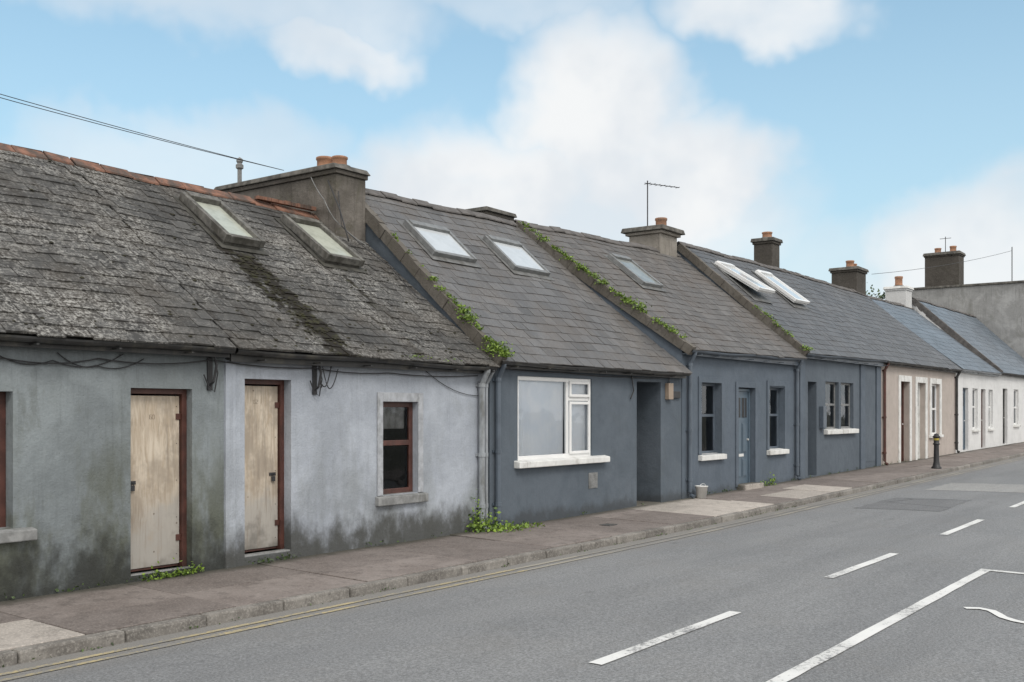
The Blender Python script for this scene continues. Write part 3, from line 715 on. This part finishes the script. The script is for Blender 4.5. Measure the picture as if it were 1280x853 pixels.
cable(B,[(9.3,-.06,2.36),(9.32,-.08,2.15),(9.5,-.06,2.4)],.008,sag=.12)
cable(B,[(9.35,-.06,2.38),(9.45,-.08,2.1),(9.62,-.06,2.36)],.007,sag=.06)
cable(B,[(11.4,-.02,2.4),(12.7,-.02,2.05)],.005,sag=.1)
cable(C,[(13.2,-.02,2.5),(15,-.02,2.48),(17.2,-.02,2.46),(18.85,-.05,2.5)],.008,sag=.02)
cable(C,[(17.35,-.03,2.5),(17.4,-.05,2.2),(17.3,-.04,2.05)],.012)
cable(B,[(12.3,2.7,5.5),(12.28,2.6,4.9),(12.6,1.8,4.2),(12.75,.9,3.35),(12.8,.0,2.62)],.008,sag=.04)
cable(B,[(12.25,2.9,5.7),(12.22,2.6,5.2),(12.25,2.4,4.62)],.012)
cable(B,[(12.24,3.3,5.8),(12.25,3.0,5.4),(12.26,2.72,5.0),(12.5,2.2,4.55)],.008,'cementsill',sag=.03)
mb=MB(); mb.tube([(12.5,5.5,5.9),(12.5,5.5,6.45)],.04,8); mb.lathe((12.5,5.5,6.28),[(.03,0),(.07,.03),(.07,.09),(.04,.12),(.06,.15),(.06,.2),(0,.24)],10); mb.build('wire_insulator',M['cementsill'])
for z0,z1,y in ((6.42,6.75,5.5),(6.38,6.6,5.4)):
    cable(None,[(13.3,5.2,6.38),(8,5.1+.0,lerp(z0,z1,.1)),(-20,y,z1+1)],.006,'dark','overhead_wire',.02)
cable(None,[(43.5,3.6,7.5),(60.5,1.5,10.4)],.010,'dark','overhead_wire',.15)

# ------------------------------------------------------------------ vegetation
def leaves(mb,c,rad,n,size):
    for i in range(n):
        p=Vector((random.gauss(0,1)*rad[0],random.gauss(0,1)*rad[1],abs(random.gauss(0,1))*rad[2]))+Vector(c)
        d=Vector((U(-1,1),U(-1,1),U(-.2,1))).normalized(); e=d.cross(Vector((U(-1,1),U(-1,1),U(-1,1)))).normalized()
        l=size*U(.5,1.4); w=l*.33
        mb.add([p,p+d*l*.5+e*w,p+d*l,p+d*l*.5-e*w],[(0,1,2,3)],0,R())
def verge_plant(h,spec,name='verge_weeds'):
    mb=MB()
    for (t,sz,n) in spec:
        s=lerp(h.e[0],h.r[0],t)+.03+U(-.03,.05); leaves(mb,h.P(s,t,.03),(sz*.6,sz*.7,sz*.45),n,.042)
    return mb.build(name,M['leaf'])
sp=[]; t=.0
while t<.70:
    dens=1.0 if t<.4 else .4
    if R()<dens*.7: sp.append((t,U(.03,.08)*(1.1 if t<.35 else .7),int(U(25,110)*dens)))
    t+=.018
sp+=[(.0,.13,320),(.03,.14,320),(.06,.09,140),(.2,.11,220),(.24,.1,200),(.27,.06,90),(.42,.08,120)]
verge_plant(C,sp)
sp=[]; t=.05
while t<.97:
    if R()<.75: sp.append((t,U(.04,.09),int(U(40,130))))
    t+=.016
sp+=[(.3,.13,280),(.34,.13,280),(.5,.11,220),(.62,.09,180),(.13,.1,140)]
verge_plant(D,sp)
sp=[(.12+.018*i,U(.04,.08),int(U(30,90))) for i in range(16)]+[(.0,.1,160),(.02,.08,100)]
verge_plant(E,sp)
mb=MB(); leaves(mb,(12.6,-.14,-.05),(.16,.08,.14),300,.055); leaves(mb,(12.9,-.25,-.06),(.22,.14,.05),320,.055); leaves(mb,(13.4,-.3,-.06),(.26,.1,.025),200,.05); leaves(mb,(12.5,-.1,.05),(.04,.04,.2),70,.05)
mb.build('pavement_weeds',M['leaf'])
mb=MB()
for i in range(20): leaves(mb,(lerp(6.75,7.45,(i/19)),-.05,-.045),(.04,.03,.02+.05*R()),int(U(5,22)),.04)
mb.build('pavement_weeds',M['leaf'])
mb=MB()
for i in range(10): leaves(mb,(lerp(8.1,8.9,R()),-.05,-.04),(.04,.03,.03),8,.035)
for i in range(50):
    s=U(5,40); leaves(mb,(s,-.03,gz(s)-.04),(.06,.02,.03),int(U(4,12)),.035)
for i in range(60):
    s=U(4,30); leaves(mb,(s,-2.02,gz(s)-.19),(.08,.01,.012),5,.025)
mb.build('pavement_weeds',M['leafd'])
mb=MB()
leaves(mb,(24.0,-.1,.02),(.08,.05,.13),70,.05); leaves(mb,(23.6,-.08,.02),(.07,.05,.06),50,.05); leaves(mb,(11.0,-.2,2.55),(.12,.03,.02),60,.03); leaves(mb,(11.8,-.2,2.53),(.2,.03,.02),60,.03)
mb.build('pavement_weeds',M['leaf'])
mb=MB()
for i in range(320):
    if R()<.6: s=random.gauss(9.5,.16); t=U(.03,.55)
    else: s=U(4,12.7); t=U(0.0,1)**1.5
    hs=A if s<7.834 else B
    p=hs.P(s,t,.02); r=U(.012,.035)
    mb.lathe(tuple(p),[(r,0),(r*.8,r*.4),(r*.35,r*.6),(0,r*.62)],6)
mb.build('roof_moss',m_plain('moss',(.03,.028,.015),.95,.4,14,.4),smooth=True)
def tree(loc,hh,cr,n=1800):
    p=empty('tree',loc); mb=MB(); x,y,z=loc
    mb.tube([(x,y,z),(x+.1,y,z+hh*.3),(x,y+.1,z+hh*.7)],.22,8,0,.08)
    for i in range(7):
        a=U(0,6.28); mb.tube([(x,y,z+hh*U(.35,.6)),(x+math.cos(a)*cr*.7,y+math.sin(a)*cr*.7,z+hh*U(.7,.95))],.07,6,0,.02)
    mb.build('trunk',M['verge'],p)
    mb=MB()
    for i in range(36):
        a=U(0,6.28); r=cr*math.sqrt(R())*.85
        leaves(mb,(x+math.cos(a)*r,y+math.sin(a)*r,z+hh*U(.62,.97)),(.28,.28,.22),n//36,.16)
    mb.build('crown',M['leafd'],p)
tree((57,8.3,-.5),9.0,1.5,2600)

# ------------------------------------------------------------------ bollard, bucket
bo=empty('bollard',(32.9,-1.65,gz(32.9)-.08)); mb=MB(); c=(32.9,-1.65,gz(32.9)-.085)
mb.lathe(c,[(.15,0),(.15,.05),(.11,.08),(.1,.14),(.085,.2),(.075,.6),(.075,.72)],16)
mb.lathe(c,[(.075,.72),(.1,.73),(.1,.76),(.078,.78),(.078,.86)],16)
mb.lathe(c,[(.078,.86),(.079,.862),(.079,.92),(.078,.922)],16,1)
mb.lathe(c,[(.078,.922),(.11,.95),(.11,.98),(.08,1.0),(.06,1.05),(0,1.07)],16)
mb.build('post',[M['dark'],M['yellow']],bo,smooth=True)
bu=empty('plastic_bucket',(19.95,-.22,.02)); mb=MB()
mb.lathe((19.95,-.22,gz(20)-.05),[(0,.0),(.1,0),(.13,.24),(.14,.24),(.14,.255),(.125,.255),(.1,.02),(0,.02)],18)
mb.tube([(19.95+.14*math.cos(a),-.22-.03,gz(20)+.2+.05*math.sin(a)) for a in [i*math.pi/8 for i in range(9)]],.005,6)
mb.build('pail',M['whitep'],bu,smooth=True)

# ------------------------------------------------------------------ world
w=bpy.data.worlds.new('World'); scene.world=w; w.use_nodes=True; nt=w.node_tree
for n in list(nt.nodes): nt.nodes.remove(n)
out=nd(nt,'ShaderNodeOutputWorld'); bg=nd(nt,'ShaderNodeBackground'); link(nt,bg.outputs[0],out.inputs[0]); bg.inputs['Strength'].default_value=.1
to_sun=Vector((-.35,-.62,.74)).normalized()
el=math.asin(to_sun.z); rot=math.atan2(to_sun.x,to_sun.y)
sky=nd(nt,'ShaderNodeTexSky',sky_type='NISHITA'); sky.sun_disc=False; sky.sun_elevation=el; sky.sun_rotation=rot; sky.air_density=1.0; sky.dust_density=1.0; sky.ozone_density=1.2
dv=nd(nt,'ShaderNodeTexCoord').outputs['Generated']
sp3=nd(nt,'ShaderNodeSeparateXYZ',{0:dv})
az=mth(nt,'MULTIPLY',mth(nt,'ARCTAN2',sp3.outputs[1],sp3.outputs[0]),57.2958)
elv=mth(nt,'MULTIPLY',mth(nt,'ARCSINE',sp3.outputs[2]),57.2958)
nA=noise(nt,dv,5.5,5,.58); nB=noise(nt,scl(nt,dv,(1,1,1),(5,2,8)),6.5,5,.58); nC=noise(nt,scl(nt,dv,(1,1,2.2),(1,9,3)),3.6,5,.62)
azd=mth(nt,'ADD',az,mth(nt,'MULTIPLY',mth(nt,'SUBTRACT',nA,.5),14))
eld=mth(nt,'ADD',elv,mth(nt,'MULTIPLY',mth(nt,'SUBTRACT',nB,.5),8.5))
tot=None
for (a,e,ra,re,wt) in [(32,16.0,4.8,5.2,1),(38,11.5,8,4.2,1),(28.3,12.2,5.6,3.6,1),(33.5,9.5,12,4,.85),(46.9,18.7,4,1.3,.8),(51,20.8,10,2.2,.6),(22.6,21,5,2.,.85),(11.5,8.,5.0,3.4,.9),(55,13,8,2.4,.5),(36.4,21.8,8,1.5,.5),(20,7,14,3,.35),(60,8,8,4,.5)]:
    dx=mth(nt,'DIVIDE',mth(nt,'SUBTRACT',azd,a),ra); dy=mth(nt,'DIVIDE',mth(nt,'SUBTRACT',eld,e),re)
    d2=mth(nt,'ADD',mth(nt,'MULTIPLY',dx,dx),mth(nt,'MULTIPLY',dy,dy))
    f=mr(nt,d2,1.8,.25,0,wt)
    tot=f if tot is None else mth(nt,'MAXIMUM',tot,f)
tot=mth(nt,'MULTIPLY',tot,mr(nt,nC,.3,.52,.72,1))
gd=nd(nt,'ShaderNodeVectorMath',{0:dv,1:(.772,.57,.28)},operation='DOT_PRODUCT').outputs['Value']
fill_mask=mr(nt,gd,.84,.66)
fill_cloud=mth(nt,'MULTIPLY',fill_mask,mr(nt,nC,.36,.52,.5,1))
tot=mth(nt,'MAXIMUM',tot,fill_cloud)
haze=mr(nt,elv,27,0,.22,.8)
clear=mixc(nt,1.,sky.outputs[0],(1.65,2.05,1.85),'MULTIPLY')
c=mixc(nt,haze,clear,(5.4,7.0,8.2))
cl=mixc(nt,mr(nt,nB,.38,.62),(7.7,8.15,8.6),(9.1,9.25,9.35))
cl=mixc(nt,fill_mask,cl,(12.8,12.4,12.0))  # out-of-view clouds made brighter than the visible ones, added to lift scene light
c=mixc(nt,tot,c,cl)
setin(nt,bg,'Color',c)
sd=bpy.data.lights.new('sun','SUN'); sd.energy=1.4; sd.angle=math.radians(18); sd.color=(1,.96,.9)
so=bpy.data.objects.new('sun',sd); scene.collection.objects.link(so); so.rotation_euler=to_sun.to_track_quat('Z','Y').to_euler(); so.location=(0,-20,30)

# ------------------------------------------------------------------ camera
cd=bpy.data.cameras.new('camera'); cam=bpy.data.objects.new('camera',cd); scene.collection.objects.link(cam)
cam.location=(0,-10,1.8); cam.rotation_euler=(math.radians(90),0,math.radians(36.44-90))
cd.sensor_width=36; cd.lens=36*1300/1280; cd.shift_y=88.5/1280; cd.clip_end=3000; cd.clip_start=.05
scene.camera=cam
